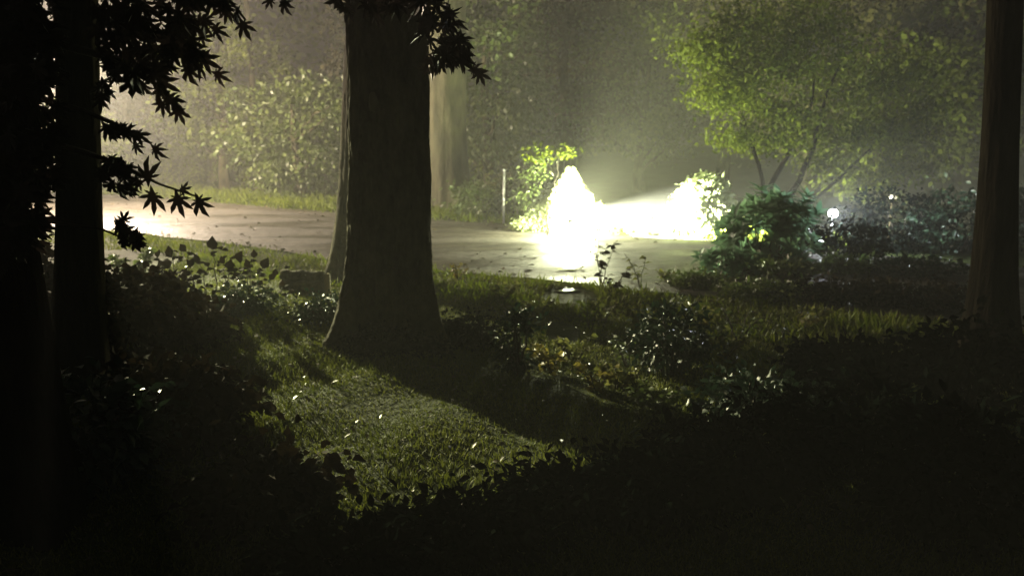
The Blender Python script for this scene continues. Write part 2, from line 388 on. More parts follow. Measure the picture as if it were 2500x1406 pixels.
big_tree('tree', G(190, 960), 7, .125, 'dark slim trunk at the left behind the hanging maple leaves', M['blackbark'], 21, lean(G(190, 960), 187, 7), 1.2, .65, rt=.98)
big_tree('tree', G(2420, 905), 7.5, .11, 'black leaning trunk near the right edge of the photo', M['blackbark'], 31, lean(G(2420, 905), 2455, 7.5), 1.5, .8, rt=.98)

# background wood: individual trees beyond the road
def wood_proto(seed, rx, rz, zc, mat, ncl=75, per=95, ls=.17):
    gg = np.random.default_rng(seed); mb = MB(); h = zc+rz*.5
    P, Rr = trunk_pts(Vector((0, 0, -.3)), Vector((.3, 0, h)), .22, .07, 16, .5, .5, .12, seed); flared(mb, P, Rr, 14, seed)
    p, d, cc = clump_cloud(gg, (0, 0, zc), (rx, rx*.8, rz), ncl, per, .36, .35, .15)
    for k in range(0, len(cc), 9):
        a = Vector((0.2, 0, float(np.clip(cc[k][2]-1, .8, h-.3)))); limb(mb, a, Vector(cc[k]), .06, .015, .1, 5, 6, k)
    return mb, p, d
WOOD = []
def wood_tree(px, Y, sc, label, kind, mats='far', rz=0):
    gpx = (px-1250)/FPX*Y; z = zg(Vector((gpx, Y, 0)))
    if (kind, mats) not in [k for k, _ in WOOD]:
        pars = {'broad': (41, 2.9, 2.9, 3.9), 'tall': (42, 2.2, 4.2, 5.2), 'bushy': (43, 2.6, 2.2, 2.3)}[kind]
        mb, p, d = wood_proto(*pars, None)
        o = thing('tree', (0, 0, 0), label, 'tree', 'trees of the wood beyond the road')
        mb.build('trunk', M['bark'], o)
        gg = np.random.default_rng(1); leaves('crown', p, d, rdir(len(p), gg, .8), .10+.14*gg.random(len(p)), QUAD, M[mats], o)
        WOOD.append(((kind, mats), o))
    else:
        o = copy_tree(dict(WOOD)[(kind, mats)]); o['label'] = label
    o.location = (gpx, Y, z); o.rotation_euler.z = rz; o.scale = (sc, sc, sc); return o
spec = [
 (-60, 30, 1.2, 'leafy tree at the far left behind the maple branches', 'broad', 0),
 (330, 33, 1.1, 'hazy tree above the bright end of the road at left', 'tall', 1, 'umber'),
 (560, 29, .95, 'hazy tree left of the central trunks, over the grass bank', 'broad', 2),
 (745, 25, .9, 'greener bushy tree just left of the central trunks', 'bushy', 3, 'mid'),
 (960, 31, 1.1, 'dim tree behind the thick central trunk', 'tall', 4, 'umber'),
 (1190, 25, 1.0, 'dim tree right of the pale mossy trunk', 'broad', 5, 'mid'),
 (1390, 29, 1.15, 'dim tree high above the left glare of the floodlight', 'tall', 2.5, 'umber'),
 (1560, 29, 1.0, 'grey green tree in the haze between the two white glares', 'broad', 1.2),
 (1750, 29, 1.2, 'dim tree behind the lime green foliage', 'tall', 3.4, 'umber'),
 (1960, 25, 1.1, 'dark tree behind the stems of the lime green tree', 'broad', .4, 'umber'),
 (2150, 22, 1.05, 'dark tree above the small bluish lamp', 'bushy', 2.2),
 (2320, 25, 1.2, 'dark tree left of the right edge trunk', 'tall', 5.4, 'umber'),
 (2560, 22, 1.2, 'dark tree at the right edge behind the trunk', 'broad', 4.4),
 (180, 27, .8, 'bushy tree behind the slim left trunk', 'bushy', 1.9),
]
for s in spec: wood_tree(s[0], s[1], s[2], s[3], s[4], rz=s[5], mats=(s[6] if len(s) > 6 else 'far'))
for k, (px, py, rr, pt, lb) in enumerate([
 (520, 452, .16, 545, 'slim dark trunk in the haze above the bright end of the road'),
 (632, 462, .13, 600, 'slim dark trunk in the haze left of the rounded green shrub')]):
    b_ = gp(px, py); b_.z = zg(b_); big_tree('tree', b_, 9, rr, lb, M['bark'], 300+k, lean(b_, pt, 9), .5, .4, False, n=16, rings=18, rt=.75, group='slim trunks in the wood')
gg = np.random.default_rng(5); n = 700; cc = np.stack([gg.uniform(-38, 38, n), gg.uniform(38, 44, n), gg.uniform(1, 15, n)], -1)
p = np.repeat(cc, 40, 0)+gg.normal(size=(n*40, 3))*.8
tag(leaves('far_wood', p, rdir(len(p), gg), rdir(len(p), gg, .5), .45, QUAD, M['far']), 'far dark wood closing the view behind the trees', 'wood', kind='stuff')

# shrubs
def shrub(name, base, rx, ry, rz, label, mat, T=LEAF, ls=.07, ncl=40, per=26, cr=.12, seed=1, stems=9, cat='shrub', shell=.5, zs=.5, group=None):
    gg = np.random.default_rng(seed); o = thing(name, base, label, cat, group)
    p, d, cc = clump_cloud(gg, (0, 0, rz*.95), (rx, ry, rz), ncl, per, cr, shell, .02)
    leaves('foliage', p, d, rdir(len(p), gg, 1., zs), ls*(.65+.7*gg.random(len(p))), T, mat, o)
    mb = MB()
    for k in range(stems):
        e = Vector(cc[k]); e.z = max(e.z, .15); limb(mb, Vector((e.x*.12, e.y*.12, -.05)), e, .018, .005, .05, 5, 6, seed+k)
    mb.build('stem', M['stem'], o); return o

# shrubs along the far side of the road
for i, (px, py, rx, rz, mt, lb) in enumerate([
  (1010, 500, .8, .55, 'mid', 'low shrub at the foot of the pale mossy trunk'),
  (1175, 532, .7, .5, 'mid', 'low green shrub left of the thin metal post'),
  (1262, 534, .5, .6, 'umber', 'leafy shrub right of the thin metal post'),
  (1190, 480, 1.3, 1.15, 'far', 'taller dim shrub behind the thin metal post'),
  (700, 478, 1.1, 1.2, 'mid', 'rounded green shrub on the bank left of the central trunks'),
  (590, 462, 1.1, .9, 'far', 'hazy shrub on the grass bank at left'),
  (430, 455, 1.3, .8, 'far', 'hazy shrub behind the bright road at left'),
  (800, 480, .8, 1.0, 'mid', 'green shrub touching the left side of the central trunks'),
]):
    shrub('shrub', G(px, py), rx, rx*.7, rz, lb, M[mt], LEAF, .11, 42, 30, .17, 60+i)

# shrubs round the floodlight: leaves paled, some plants added to shape the glare
YA = 14.3
def gx(px, Y): return (px-1250)/FPX*Y
oB = Vector((gx(1392, 15.55), 15.55, 0)); oB.z = 0
def glare_cone(base, h, r, label, mat, seed):  # cone form added to give the glare its left peak
    gg = np.random.default_rng(seed); o = thing('glare_cone_shrub', base, label, 'shrub')
    n = 14000; t = gg.random(n)**.9; th = gg.random(n)*6.283; q = r*((1-t)**1.15*.8+.2*(1-t)**4)*(.5+.55*gg.random(n))*(1+.12*np.sin(4*th+t*9))+.03
    p = np.stack([np.cos(th)*q, np.sin(th)*q, .05+h*t], -1); d = np.stack([np.cos(th), np.sin(th), .8+0*th], -1)+gg.normal(size=(n, 3))*.4
    leaves('foliage', p, d, rdir(n, gg, .5), .05+.04*gg.random(n), LEAF, mat, o)
    MB().tube([Vector((0, 0, -.1)), Vector((.01, 0, h*.5)), Vector((0, 0, h*.92))], [.035, .02, .006], 7).build('stem', M['stem'], o); return o
glare_cone(oB, 1.22, 1.15, 'pointed pale shrub added to shape the peak of the left white glare', M['pale'], 71)
shrub('shrub', Vector((gx(1320, 16.3), 16.3, 0)), .55, .5, .8, 'leafy shrub left of the white glare with lit leaf tips', M['mid'], LEAF, .08, 46, 22, .13, 72)
bx = gx(1722, 14.55); bY = 14.55
shrub('shrub', Vector((bx, 14.55, 0)), .5, .42, .60, 'rounded leafy bush whitened by paled leaves and the beam at the right end of the glare', M['pale'], LEAF, .085, 300, 55, .07, 73, shell=.15)

shrub('shrub', Vector((gx(1560, 14.9), 14.9, 0)), .75, .4, .13, 'low pale plants added to fill the white band between the two glares', M['pale'], LEAF, .07, 80, 30, .1, 74)
shrub('shrub', Vector((gx(1655, 14.7), 14.7, 0)), .42, .3, .27, 'pale leafy mound added to fill the slope of the right glare', M['pale'], LEAF, .07, 90, 34, .09, 75, shell=.3)
shrub('shrub', Vector((gx(1305, 15.2), 15.2, 0)), .5, .3, .12, 'low pale plants added as the left tail of the white glare', M['pale'], LEAF, .07, 60, 30, .08, 76)
# thin twig with a lit leaf tuft above the floodlight
tw = thing('sapling', Vector((gx(1350, 14.25), 14.25, 0)), 'thin sapling with pale tuft of leaves above the left glare', 'sapling')
mb = MB(); limb(mb, Vector((-.12, 0, 0)), Vector((.16, 0, 1.6)), .02, .008, 0, 6, 9, 3); limb(mb, Vector((-.0, 0, 1.2)), Vector((-.3, 0, 1.6)), .012, .005, .05, 5, 6, 4); mb.build('stem', M['stem'], tw)
gg = np.random.default_rng(8); n = 130
p = np.concatenate([gg.normal(size=(60, 3))*[.13, .12, .06]+[.24, 0, 1.62], gg.normal(size=(70, 3))*[.2, .15, .1]+[-.2, 0, 1.58]])
leaves('foliage', p, rdir(n, gg, 0), rdir(n, gg, 1), .09, LEAF, M['bright'], tw)

# ------------------------------------------------------------------ lime green multi-stem tree, upper right
lt = thing('tree', Vector((gx(1885, 15.5), 15.5, 0)), 'lime green leaning tree with several thin stems above the white glare', 'tree')
def loc(px, py, Y): return at(px, py, Y)-lt.location
stems = [[(1875, 560, 15.5), (1885, 455, 15.5), (1925, 380, 15.4), (1960, 300, 15.2), (1990, 190, 15)],
         [(1895, 560, 15.6), (1920, 500, 15.6), (1965, 410, 15.6), (1995, 330, 15.6), (2000, 270, 15.5), (2060, 150, 15.4)],
         [(1865, 560, 15.4), (1860, 440, 15.2), (1830, 330, 14.8), (1790, 230, 14.5), (1730, 150, 14.3)],
         [(1915, 560, 15.7), (2010, 470, 15.9), (2110, 380, 16.1), (2180, 290, 16.3)]]
for st, rr in zip(stems, (.07, .075, .05, .05)):
    pts = [loc(*q) for q in st]; pts = [pts[i//3].lerp(pts[min(i//3+1, len(pts)-1)], (i%3)/3)+Vector((random.uniform(-.05, .05), random.uniform(-.05, .05), 0)) for i in range(3*len(pts)-2)]; pts[0].z = -.1; m_ = MB().tube(pts, [rr*(1-.75*i/(len(pts)-1)) for i in range(len(pts))], 8, rough=.08); m_.build('stem', M['blackbark'], lt)
cls = []
def blob(px, py, Y, rx, rz, n):
    c = np.array(loc(px, py, Y)); 
    for _ in range(n):
        d = gg.normal(size=3); d /= np.linalg.norm(d); cls.append(c+d*np.array([rx, rx*.8, rz])*(.4+.6*gg.random()))
gg = np.random.default_rng(77)
for b in [(1760, 110, 14.2, .5, .35, 22), (1770, 190, 14.2, .45, .35, 24), (1790, 235, 14.3, .6, .3, 24), (1850, 160, 14.8, .9, .6, 34), (1890, 280, 14.8, .7, .35, 24),
          (1980, 120, 15, 1., .7, 34), (2090, 200, 15.6, 1., .7, 32), (1880, 345, 14.9, .55, .3, 16), (1800, 330, 14.7, .4, .25, 10), (2060, 320, 15.6, .8, .5, 26),
          (2140, 340, 16, .7, .5, 22), (2160, 420, 16, .5, .3, 16), (2230, 300, 16.2, .7, .6, 24), (2220, 180, 16, .8, .6, 24), (2240, 400, 16.2, .4, .3, 10), (1700, 120, 14.1, .3, .2, 10), (2020, 400, 15.6, .4, .25, 9), (1800, 60, 14.6, .7, .3, 16), (1930, 40, 15.2, 1.1, .4, 22)]: blob(*b)
cls = np.array(cls); per = 60; p = np.repeat(cls, per, 0)+gg.normal(size=(len(cls)*per, 3))*[.24, .24, .13]
leaves('crown', p, rdir(len(p), gg, -.4), rdir(len(p), gg, 1.2), .055+.065*gg.random(len(p)), LEAF, M['bright'], lt)

# ------------------------------------------------------------------ rhododendron and dark shrubs on the right
def rhodo(base, rx, ry, rz, label, seed, n_wh=90, ls=.15, mat='teal'):
    gg = np.random.default_rng(seed); o = thing('rhododendron', base, label, 'shrub')
    d = gg.normal(size=(n_wh, 3)); d[:, 2] = d[:, 2]*.9+.25; d /= np.linalg.norm(d, axis=1)[:, None]
    c = d*np.array([rx, ry, rz])*(.6+.4*gg.random(n_wh))[:, None]*(1+.15*np.sin(5*d[:, 0]+3*d[:, 1]))[:, None]+[0, 0, rz*.9]
    c[:, 2] = np.maximum(c[:, 2], .08)
    P = []; D = []; U = []; mb = MB()
    for i in range(n_wh):
        ax = Vector(d[i]*.7)+Vector((0, 0, .8)); ax.normalize(); a = ax.orthogonal().normalized(); b = ax.cross(a)
        k = gg.integers(7, 11); off = gg.random()*6
        for j in range(k):
            th = off+6.283*j/k; dr = a*math.cos(th)+b*math.sin(th)+ax*(.15+.9*gg.random()); P.append(c[i]); D.append(dr); U.append(ax)
        if i % 3 == 0: limb(mb, Vector((c[i][0]*.15, c[i][1]*.15, -.05)), Vector(c[i]), .016, .006, -.05, 5, 6, i)
    leaves('foliage', P, D, U, ls*(.8+.4*gg.random(len(P))), LANCE, M[mat], o)
    mb.build('stem', M['stem'], o); return o
rhodo(Vector((gx(1880, 11.0), 11.0, 0)), .72, .55, .58, 'large leaved rhododendron with teal whorls in front of the white glare', 81, 130, .25)
rhodo(Vector((gx(1785, 9.9), 9.9, 0)), .42, .35, .22, 'low leafy spray hanging below the rhododendron on its left', 82, 60, .15)
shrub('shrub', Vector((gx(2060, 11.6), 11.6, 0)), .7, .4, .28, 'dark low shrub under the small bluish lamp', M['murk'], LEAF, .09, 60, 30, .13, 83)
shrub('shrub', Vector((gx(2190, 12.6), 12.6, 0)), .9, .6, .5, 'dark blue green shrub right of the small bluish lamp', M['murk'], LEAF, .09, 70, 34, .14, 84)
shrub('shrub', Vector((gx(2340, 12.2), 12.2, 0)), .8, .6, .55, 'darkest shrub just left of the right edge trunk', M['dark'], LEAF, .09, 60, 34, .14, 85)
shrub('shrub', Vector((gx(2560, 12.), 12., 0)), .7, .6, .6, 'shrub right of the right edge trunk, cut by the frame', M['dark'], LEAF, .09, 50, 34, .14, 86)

# ------------------------------------------------------------------ plants between road and camera, right half
def sprig(base, h, n, spread, label, mat, seed, ls=.1, T=LEAF, lean=.0, name='weed', nst=3):
    gg = np.random.default_rng(seed); o = thing(name, base, label, 'plant'); mb = MB(); P = []; D = []
    for s in range(nst):
        a = gg.random()*6.28; e = Vector((math.cos(a)*spread+lean, math.sin(a)*spread, h*(.7+.3*gg.random())))
        pts = limb(mb, Vector((0, 0, -.03)), e, .007, .003, .03, 5, 8, seed+s)
        for i in range(n):
            t = .25+.75*gg.random(); q = pts[min(7, int(t*7))]; P.append(q+Vector(gg.normal(size=3)*.015))
            th = gg.random()*6.28; D.append((math.cos(th), math.sin(th), .3-.6*gg.random()))
    leaves('foliage', P, D, rdir(len(P), gg, 1.3, .3), ls*(.6+.6*gg.random(len(P))), T, mat, o); mb.build('stem', M['stem'], o); return o
sprig(Vector((gx(1475, 9.3), 9.3, 0)), .70, 11, .2, 'small leafy shoot standing dark against the white glare', M['brown'], 91, .12, LEAF, -.05)
sprig(Vector((gx(1570, 9.2), 9.2, 0)), .50, 12, .2, 'short shoot right of the dark one, low against the road', M['weed'], 92, .10)
sprig(Vector((gx(1500, 8.9), 8.9, 0)), .35, 12, .2, 'low weed below the dark shoot, over the road edge', M['brown'], 93, .10)
shrub('shrub', G(1635, 905), .25, .22, .30, 'upright dark bush at the centre right of the lawn', M['dark'], LEAF, .06, 46, 26, .07, 94)
shrub('shrub', G(1262, 900), .13, .12, .27, 'narrow dark bush at the right end of the central trunk shadow', M['dark'], LEAF, .05, 28, 24, .045, 95)
shrub('shrub', G(1885, 735), .15, .15, .09, 'small round dark bush below the rhododendron', M['dark'], LEAF, .06, 22, 20, .05, 96)
sprig(G(1345, 895), .26, 16, .16, 'yellowish plant beside the narrow dark bush', M['yellow'], 97, .06, BROAD, nst=6)
sprig(G(1455, 930), .22, 16, .18, 'pale green plant right of the yellowish one', M['yellow'], 98, .055, BROAD, nst=6)
sprig(G(1535, 880), .3, 12, .18, 'tall pale weed left of the upright dark bush', M['mid'], 99, .06, nst=5)
sprig(G(1730, 860), .34, 12, .18, 'loose weed right of the upright dark bush', M['mid'], 100, .06, nst=5)
sprig(G(1800, 830), .3, 12, .2, 'loose weed in front of the small round bush', M['mid'], 101, .06, nst=5)
sprig(G(1910, 830), .16, 10, .06, 'tiny pointed dark plant on the right lawn', M['dark'], 102, .06, LANCE)
sprig(G(1440, 800), .36, 12, .2, 'tall green weed below the puddle glint', M['bright'], 103, .06, nst=5)
shrub('shrub', G(1850, 1030), .42, .3, .16, 'dark low spreading shrub on the right lawn', M['dark'], LEAF, .06, 60, 26, .08, 104)
sprig(G(1120, 690), .25, 14, .15, 'green tuft at the right root of the thick central trunk', M['yellow'], 105, .06, nst=6)

for i, (px, py, rx, rz, mt, lb, ls) in enumerate([  # murk shrubs here are added to stand for shade on the ground
 (1120, 1345, .36, .09, 'murk', 'low shrub added as black shade at the bottom edge of the lit lawn patch', .06),
 (1390, 1260, .36, .09, 'murk', 'low shrub added as black shade at the lower right corner of the lit lawn patch', .06),
 (1620, 1280, .36, .15, 'murk', 'low shrub added as black shade at the bottom of the photo right of centre', .06),
 (860, 1440, .36, .12, 'murk', 'low shrub added as black shade at the bottom of the photo left of centre', .06),
 (1800, 1230, .45, .22, 'murk', 'shrub added as black shade on the dark lower right lawn', .07),
 (2100, 1120, .55, .26, 'murk', 'wide shrub added as black shade in the dark right garden', .07),
 (2330, 1300, .45, .3, 'murk', 'shrub added as black shade in the lower right corner', .07),
 (2380, 1010, .5, .3, 'murk', 'shrub added as black shade at the foot of the right edge trunk', .07),
 (2060, 960, .5, .16, 'murk', 'low shrub added as shade behind the wide black one at right', .07),
 (1140, 830, .42, .10, 'murk', 'dark leafy mound added as shade at the right foot of the thick central trunk', .05),
 (950, 868, .45, .085, 'murk', 'low dark leaves added as shade round the near foot of the thick central trunk', .045),
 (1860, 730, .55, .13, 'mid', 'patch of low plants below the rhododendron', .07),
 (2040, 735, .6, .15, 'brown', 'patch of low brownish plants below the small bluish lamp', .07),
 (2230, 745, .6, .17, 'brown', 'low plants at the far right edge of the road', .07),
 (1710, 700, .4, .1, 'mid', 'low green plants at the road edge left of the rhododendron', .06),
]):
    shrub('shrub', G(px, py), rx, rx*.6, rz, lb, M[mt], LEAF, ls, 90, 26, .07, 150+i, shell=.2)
for i, (px, py, h_, n_l, sp, mt, lb) in enumerate([
 (1475, 775, .26, 16, .18, 'weed', 'loose pale weed just right of the added glint stone'),
 (1560, 800, .24, 16, .2, 'weed', 'loose pale weed left behind the upright dark bush'),
 (1705, 790, .26, 16, .2, 'weed', 'pale weed just behind and right of the upright dark bush'),
 (1770, 880, .24, 18, .2, 'weed', 'pale low weed right of the upright dark bush, nearest of its cluster'),
 (1400, 865, .2, 18, .18, 'weed', 'pale low weed among the yellowish plants'),
 (1510, 925, .2, 18, .18, 'weed', 'pale low weed at the right end of the yellowish plants'),
 (1600, 985, .16, 16, .18, 'mid', 'low weed in the shadow in front of the upright dark bush'),
 (1230, 735, .2, 16, .2, 'weed', 'low weed right of the central trunk on the lit verge'),
 (1310, 770, .2, 16, .2, 'weed', 'low weed left of the added glint stone'),
 (1640, 690, .22, 16, .22, 'weed', 'low weed at the near edge of the road right of the dark shoot'),
 (1960, 800, .2, 18, .25, 'weed', 'sparse weed on the right lawn behind the tiny pointed plant'),
]):
    sprig(G(px, py), h_, n_l, sp, lb, M[mt], 200+i, .06, BROAD, nst=7)
for i, (px, py, rx, rz, mt, lb) in enumerate([
 (1900, 672, .55, .12, 'mid', 'green low plants at the foot of the rhododendron'),
 (2060, 668, .6, .12, 'mid', 'green low plants on the road edge under the small bluish lamp'),
 (2230, 676, .65, .15, 'dark', 'dark low plants left of the right edge trunk, along the road')]):
    shrub('shrub', G(px, py), rx, rx*.5, rz, lb, M[mt], LEAF, .08, 70, 26, .08, 230+i, shell=.2)
# ------------------------------------------------------------------ thin metal post by the road
pb = G(1229, 547); o = thing('post', pb, 'thin galvanised metal post at the far edge of the road', 'post')
MB().tube([Vector((0, 0, -.2)), Vector((0.02, 0, 1.18))], [.028, .028], 10).build('pole', M['metal'], o)
MB().tube([Vector((0.02, 0, 1.18)), Vector((.02, 0, 1.2)), Vector((.02, 0, 1.235))], [.034, .034, .02], 10).build('cap', M['metal'], o)

# ------------------------------------------------------------------ low timber edging with a pale stake
tb = G(745, 712); o = thing('timber_edging', tb, 'low dark timber edging in front of the verge, left of the central trunks', 'edging')
for k_, (z_, y_, r_) in enumerate(((.06, 0, .075), (.185, .03, .065))):
    MB().tube([Vector((-.28+.56*t_/8*math.cos(R(12)), y_-.56*t_/8*math.sin(R(12)), z_+.008*math.sin(t_*1.7+k_))) for t_ in range(9)], [r_*(1+.07*math.sin(t_*2.1+k_)) for t_ in range(9)], 14, True, .09, sd=k_).build('log', M['bark'], o)
o = thing('stake', G(800, 715), 'short pale timber stake at the right end of the low timber edging', 'stake')
MB().box((0, 0, .1), (.075, .07, .3), R(10)).build('post', M['paletim'], o)
v = MB().sphere((0, 0, 0), .03, 10, 6).build('pebble', M['stone']); v.location = G(778, 622)+Vector((0, 0, .02)); v.scale = (1.3, 1, .8)
tag(v, 'small pale pebble at the foot of the half hidden trunk', 'stone')

# ------------------------------------------------------------------ left garden: ground cover, shrubs
gc = [
 (590, 770, .36, .12, 'dark', 'glossy dark shrub with bright glints left of the thick central trunk', .055),
 (800, 795, .26, .10, 'dark', 'low glossy plant sparkling at the left root of the thick central trunk', .05),
 (430, 850, .42, .15, 'brown', 'brownish leafy shrub left of the lit lawn patch', .07),
 (370, 800, .42, .24, 'brown', 'brownish shrub below the upright broad leaves', .075),
 (300, 900, .5, .38, 'brown', 'dim brown shrub at the left of the garden', .075),
 (120, 900, .55, .5, 'brown', 'dark shrub at the left edge below the trunks', .08),
 (430, 1010, .30, .09, 'brown', 'low brown shrub bordering the lit lawn patch', .065),
 (420, 1090, .4, .24, 'brown', 'dim shrub in the lower left of the garden', .07),
 (180, 1180, .4, .3, 'dark', 'nearly black shrub in the lower left corner', .075),
 (640, 1260, .25, .13, 'brown', 'low dim plant at the bottom left of the lawn', .06),
]
for i, (px, py, rx, rz, mt, lb, ls) in enumerate(gc):
    shrub('shrub', G(px, py), rx, rx*.7, rz, lb, M[mt], BROAD if mt == 'brown' else LEAF, ls, 70, 22, .09, 120+i)
sprig(G(330, 690), .5, 26, .25, 'leafy green shrub catching light beside the slim left trunk', M['mid'], 140, .1, MAPLE, nst=6, name='shrub')
# upright broad leaves silhouetted against the lit verge
up = thing('broad_leaved_plant', G(520, 760), 'row of upright broad leaves dark against the lit verge at left', 'plant')
gg = np.random.default_rng(31); P = []; D = []; U = []; S = []; mb = MB()
for (px, py, s) in [(385, 600, .1), (420, 598, .14), (455, 585, .12), (490, 612, .12), (520, 580, .16), (548, 615, .1), (585, 612, .16), (612, 625, .12), (640, 625, .14), (400, 625, .12), (465, 625, .12), (560, 630, .13), (660, 655, .1), (690, 670, .09), (620, 600, .1)]:
    q = at(px, py+30, 7.9+gg.random()*.3)-up.location; P.append(q); D.append((gg.normal()*.45, gg.normal()*.2, 1)); U.append((gg.normal()*.3, -1, .1)); S.append(s)
    limb(mb, Vector((q.x*.8, q.y*.8, -.03)), q, .008, .004, .02, 5, 6, int(px))
    for _ in range(9):
        P.append(q+Vector((gg.normal()*.09, gg.normal()*.08, -abs(gg.normal())*.13))); D.append((gg.normal(), gg.normal(), .4)); U.append((gg.normal()*.4, -.5, 1)); S.append(.09)
leaves('foliage', P, D, U, S, BROAD, M['brown'], up); mb.build('stem', M['stem'], up)

# ------------------------------------------------------------------ foreground maple with hanging leaves
mp = thing('maple_tree', Vector((-2.28, 3.3, zg(Vector((-2.28, 3.3, 0))))), 'dark maple at the left edge with star shaped leaves hanging in silhouette', 'tree')
ml = lambda px, py, Y: at(px, py, Y)-mp.location
mb = MB(); P_, R_ = trunk_pts(Vector((0, 0, -.1)), Vector((-.06, .05, 4.2)), .17, .1, 24, .3, .4, .02, 9); flared(mb, P_, R_, 24, 9); mb.build('trunk', M['blackbark'], mp)
br = MB()
def branch(pts, r0):
    q = [ml(*p) for p in pts]; br.tube(q, [max(.004, r0*(1-i/(len(q)-.5))) for i in range(len(q))], 6); return q
branch([(40, -60, 3.3), (180, -40, 3.1), (330, 0, 3.0), (420, 60, 2.9), (500, 150, 2.9)], .03)
branch([(40, 60, 3.3), (150, 110, 3.1), (300, 150, 3.0), (400, 220, 2.9), (425, 255, 2.9)], .025)
branch([(60, 230, 3.3), (200, 270, 3.1), (300, 310, 3.0), (370, 350, 2.95)], .018)
branch([(60, 330, 3.3), (200, 370, 3.1), (290, 400, 3.0), (390, 450, 2.95), (480, 480, 2.95)], .016)
branch([(60, -120, 3.4), (300, -90, 3.3), (480, -50, 3.2), (560, 0, 3.1), (600, 50, 3.1)], .02)
branch([(300, -90, 3.3), (620, -110, 3.6), (900, -70, 4.0), (1060, 10, 4.2), (1120, 110, 4.3), (1165, 165, 4.3)], .03)
branch([(40, 500, 3.3), (110, 540, 3.2), (250, 560, 3.1), (320, 590, 3.0)], .012)
br.build('branch', M['stem'], mp)
gg = np.random.default_rng(17); P = []; D = []; U = []; S = []
def lf(px, py, Y, s, ang=None, face=.35):
    a = R(ang) if ang is not None else R(gg.normal()*50+155)
    P.append(ml(px, py, Y)); D.append((math.sin(a), gg.normal()*face, math.cos(a))); U.append((gg.normal()*face, -1, gg.normal()*face+.15)); S.append(s)
def inpoly(x, y, poly):
    c = False; j = len(poly)-1
    for i in range(len(poly)):
        if (poly[i][1] > y) != (poly[j][1] > y) and x < (poly[j][0]-poly[i][0])*(y-poly[i][1])/(poly[j][1]-poly[i][1])+poly[i][0]: c = not c
        j = i
    return c
def fill(poly, n, s, Y0, Y1, **k):
    xs = [p[0] for p in poly]; ys = [p[1] for p in poly]; m = 0
    while m < n:
        x, y = gg.uniform(min(xs), max(xs)), gg.uniform(min(ys), max(ys))
        if inpoly(x, y, poly): lf(x, y, gg.uniform(Y0, Y1), s*gg.uniform(.75, 1.2), **k); m += 1
fill([(225, -20), (470, -20), (480, 60), (500, 150), (470, 185), (430, 150), (400, 200), (425, 240), (390, 250), (330, 205), (290, 200), (240, 180)], 130, .072, 2.6, 3.3)
fill([(470, 20), (520, 60), (500, 80), (450, 50)], 6, .065, 2.8, 3.1)
fill([(490, -20), (560, -20), (600, 50), (580, 60), (540, 20)], 10, .07, 2.9, 3.2)
fill([(235, 190), (265, 195), (270, 270), (240, 290)], 9, .06, 2.8, 3.2)
fill([(255, 290), (300, 300), (370, 345), (350, 365), (290, 335), (250, 330)], 10, .06, 2.8, 3.1)
fill([(240, 370), (300, 390), (335, 440), (320, 465), (270, 450), (235, 420)], 26, .06, 2.8, 3.2)
fill([(-20, -20), (100, -20), (95, 600), (-20, 640)], 300, .09, 2.7, 3.2)
fill([(95, -20), (140, -20), (135, 480), (95, 480)], 60, .065, 2.8, 3.2)
fill([(640, -40), (690, -30), (700, 15), (650, 8)], 5, .06, 3.2, 3.5)
fill([(820, -40), (1080, -40), (1100, 25), (1080, 60), (840, 25)], 40, .1, 4., 4.4, face=.7)
fill([(1020, 40), (1100, 40), (1170, 150), (1160, 180), (1110, 150), (1030, 180), (1040, 110)], 34, .1, 4.1, 4.4, face=.7)
fill([(280, 530), (340, 560), (350, 600), (290, 590)], 16, .055, 2.9, 3.1)
for px, py, s, a in [(362, 440, .085, 5), (372, 470, .09, 175), (432, 478, .085, 170), (482, 485, .08, 165), (440, 465, .05, 70), (345, 445, .06, 250),
                     (525, 180, .06, 120), (430, 265, .07, 150), (405, 235, .075, 140), (375, 360, .06, 140), (330, 325, .07, 120), (590, 55, .07, 155), (520, 70, .06, 120), (1168, 175, .09, 150)]:
    lf(px, py, 2.9 if px < 1000 else 4.2, s, a, .15)
VV, FF, nb = [], [], 0
for q_ in range(3):
    v_, f_ = scatter(np.array(P)[q_::3], np.array(D)[q_::3], np.array(U)[q_::3], np.array(S)[q_::3], T_maple(q_)); VV.append(v_); FF.append(f_+nb); nb += len(v_)
mk('foliage', np.concatenate(VV), np.concatenate(FF), M['maple'], mp)

# ------------------------------------------------------------------ lamps, plus spots added to brighten shrubs, trees and lawn
def light(kind, name, loc, col, e, r, parent, spot=None, blend=.3, target=None):
    d = bpy.data.lights.new(name, kind); d.energy = e; d.color = col; d.shadow_soft_size = r
    o = bpy.data.objects.new(name, d); C.objects.link(o); o.parent = parent; o.location = loc
    if kind == 'SPOT':
        d.spot_size = R(spot); d.spot_blend = blend
        v = Vector(target)-Vector(loc); o.rotation_euler = v.to_track_quat('-Z', 'Y').to_euler()
    return o
EM = dict(white=mat_emit('floodlight glow', (1, .98, .92), 60), cool=mat_emit('cool lamp glow', (.85, .93, 1), 30), warm=mat_emit('street lamp glow', (1, .86, .78), 25), dim=mat_emit('lantern glow', (1, .9, .6), .8))
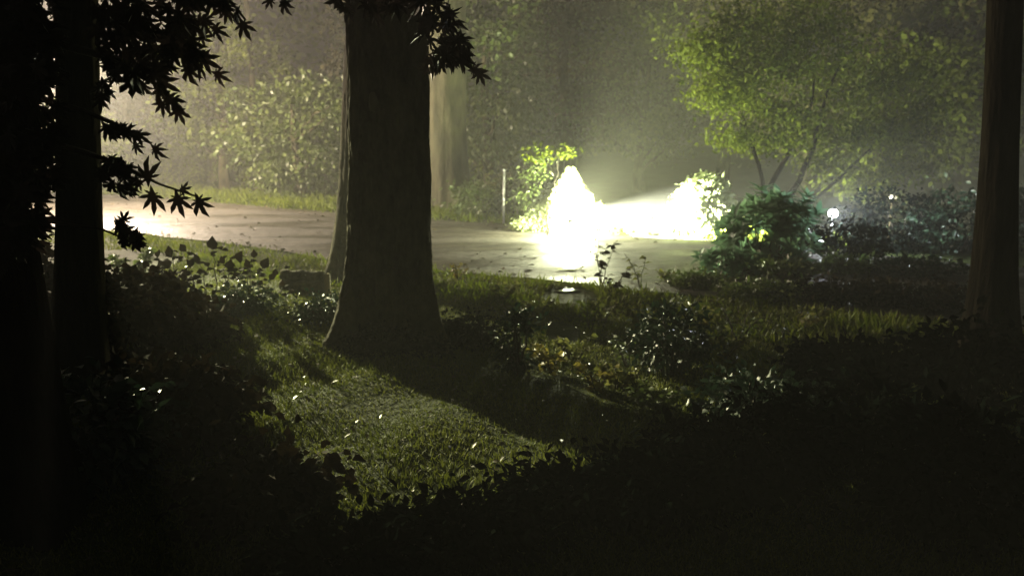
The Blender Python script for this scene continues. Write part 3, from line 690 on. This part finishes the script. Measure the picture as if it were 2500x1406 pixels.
# floodlight at the far edge of the road
fl = thing('floodlight', Vector((gx(1392, YA), YA, 0)), 'dazzling white floodlight on a short stand at the peak of the left glare', 'light')
MB().tube([Vector((0, 0, -.1)), Vector((0, 0, .29))], [.02, .02], 8).build('stand', M['black'], fl)
MB().tube([Vector((0, 0, .29)), Vector((0, 0, .33)), Vector((0, 0, .37))], [.03, .06, .055], 14).build('socket', M['black'], fl)
MB().sphere((0, 0, .45), .1).build('bulb', EM['white'], fl)
light('POINT', 'floodlight_lamp', (0, 0, .47), (.97, 1, .60), 4000, .14, fl)
light('SPOT', 'added_shrub_spread', (0, .17, .5), (.97, 1, .66), 15000, .05, fl, 108, .9, (.42, 1.1, -.42))  # extra spot, added to whiten the shrubs and ground behind the lamp
light('SPOT', 'floodlight_beam', (.17, 0, .5), (.98, 1, .70), 200000, .05, fl, 42, 1, (1.9, .08, .38))
light('SPOT', 'added_tree_uplight', (.05, .13, .58), (.95, 1, .50), 23000, .05, fl, 104, 1, (.3, .85, .55))  # extra spot, added to brighten the cone top and the trees
# small bluish lamp on the right
bl = thing('garden_lamp', Vector((gx(2033, 12.1), 12.1, .07)), 'small bluish white lamp glowing between the dark shrubs on the right', 'lamp')
MB().tube([Vector((0, 0, -.1)), Vector((0, 0, .5))], [.018, .018], 8).build('stand', M['black'], bl)
MB().sphere((0, 0, .6), .072).build('globe', EM['cool'], bl)
light('POINT', 'garden_lamp_light', (0, -.15, .6), (.85, .93, 1), 420, .05, bl)
# small lantern
ln = thing('lantern', Vector((gx(2175, 13.4), 13.4, 0)), 'tiny pale mushroom shaped lantern among the dark shrubs at right', 'lantern')
MB().tube([Vector((0, 0, -.1)), Vector((0, 0, .82))], [.02, .016], 8).build('stem', M['blackbark'], ln)
MB().sphere((0, 0, .82), .08, 14, 8, .7, -.1).build('cap', EM['dim'], ln)
# street lamp behind the slim left trunk
YS = 19.5
sl = thing('street_lamp', Vector((gx(187, YS), YS, zg(Vector((gx(187, YS), YS, 0))))), 'street lamp shining behind the slim left trunk over the bright road', 'street lamp')
MB().tube([Vector((0, 0, -.2)), Vector((0, 0, 1)), Vector((0, 0, 4.2))], [.06, .05, .035], 10).build('pole', M['metal'], sl)
MB().tube([Vector((0, 0, 4.2)), Vector((0, 0, 4.26)), Vector((0, 0, 4.55)), Vector((0, 0, 4.65))], [.05, .12, .16, .03], 14).build('lantern_head', M['black'], sl)
MB().sphere((0, 0, 4.22), .1, 14, 8).build('bulb', EM['warm'], sl)
light('POINT', 'street_lamp_light', (0, -.05, 4.05), (1, .80, .59), 15500, .12, sl)
_t = gp(890, 905)-sl.location
light('SPOT', 'added_lawn_spot', (.1, -.15, 4.1), (.98, 1, .52), 32000, .06, sl, 19, 1, (_t.x, _t.y, 0))  # extra narrow spot, added to brighten the lawn patch

# ------------------------------------------------------------------ haze
hb = MB().box((0, 30, 9), (140, 100, 24), 0, .001)
hz = hb.build('haze', M['water'], None, False); hz.data.materials.clear()
hz.location = (0, 0, 0); hm = bpy.data.materials.new('night mist'); hm.use_nodes = True; n_ = hm.node_tree
n_.nodes.remove(n_.nodes['Principled BSDF']); pv = n_.nodes.new('ShaderNodeVolumePrincipled')
pv.inputs['Density'].default_value = .0040; pv.inputs['Color'].default_value = (.95, .95, .95, 1); pv.inputs['Anisotropy'].default_value = .0
n_.links.new(pv.outputs[0], n_.nodes['Material Output'].inputs['Volume']); hz.data.materials.append(hm)
tag(hz, 'pale night mist filling the wood', 'haze', kind='stuff')
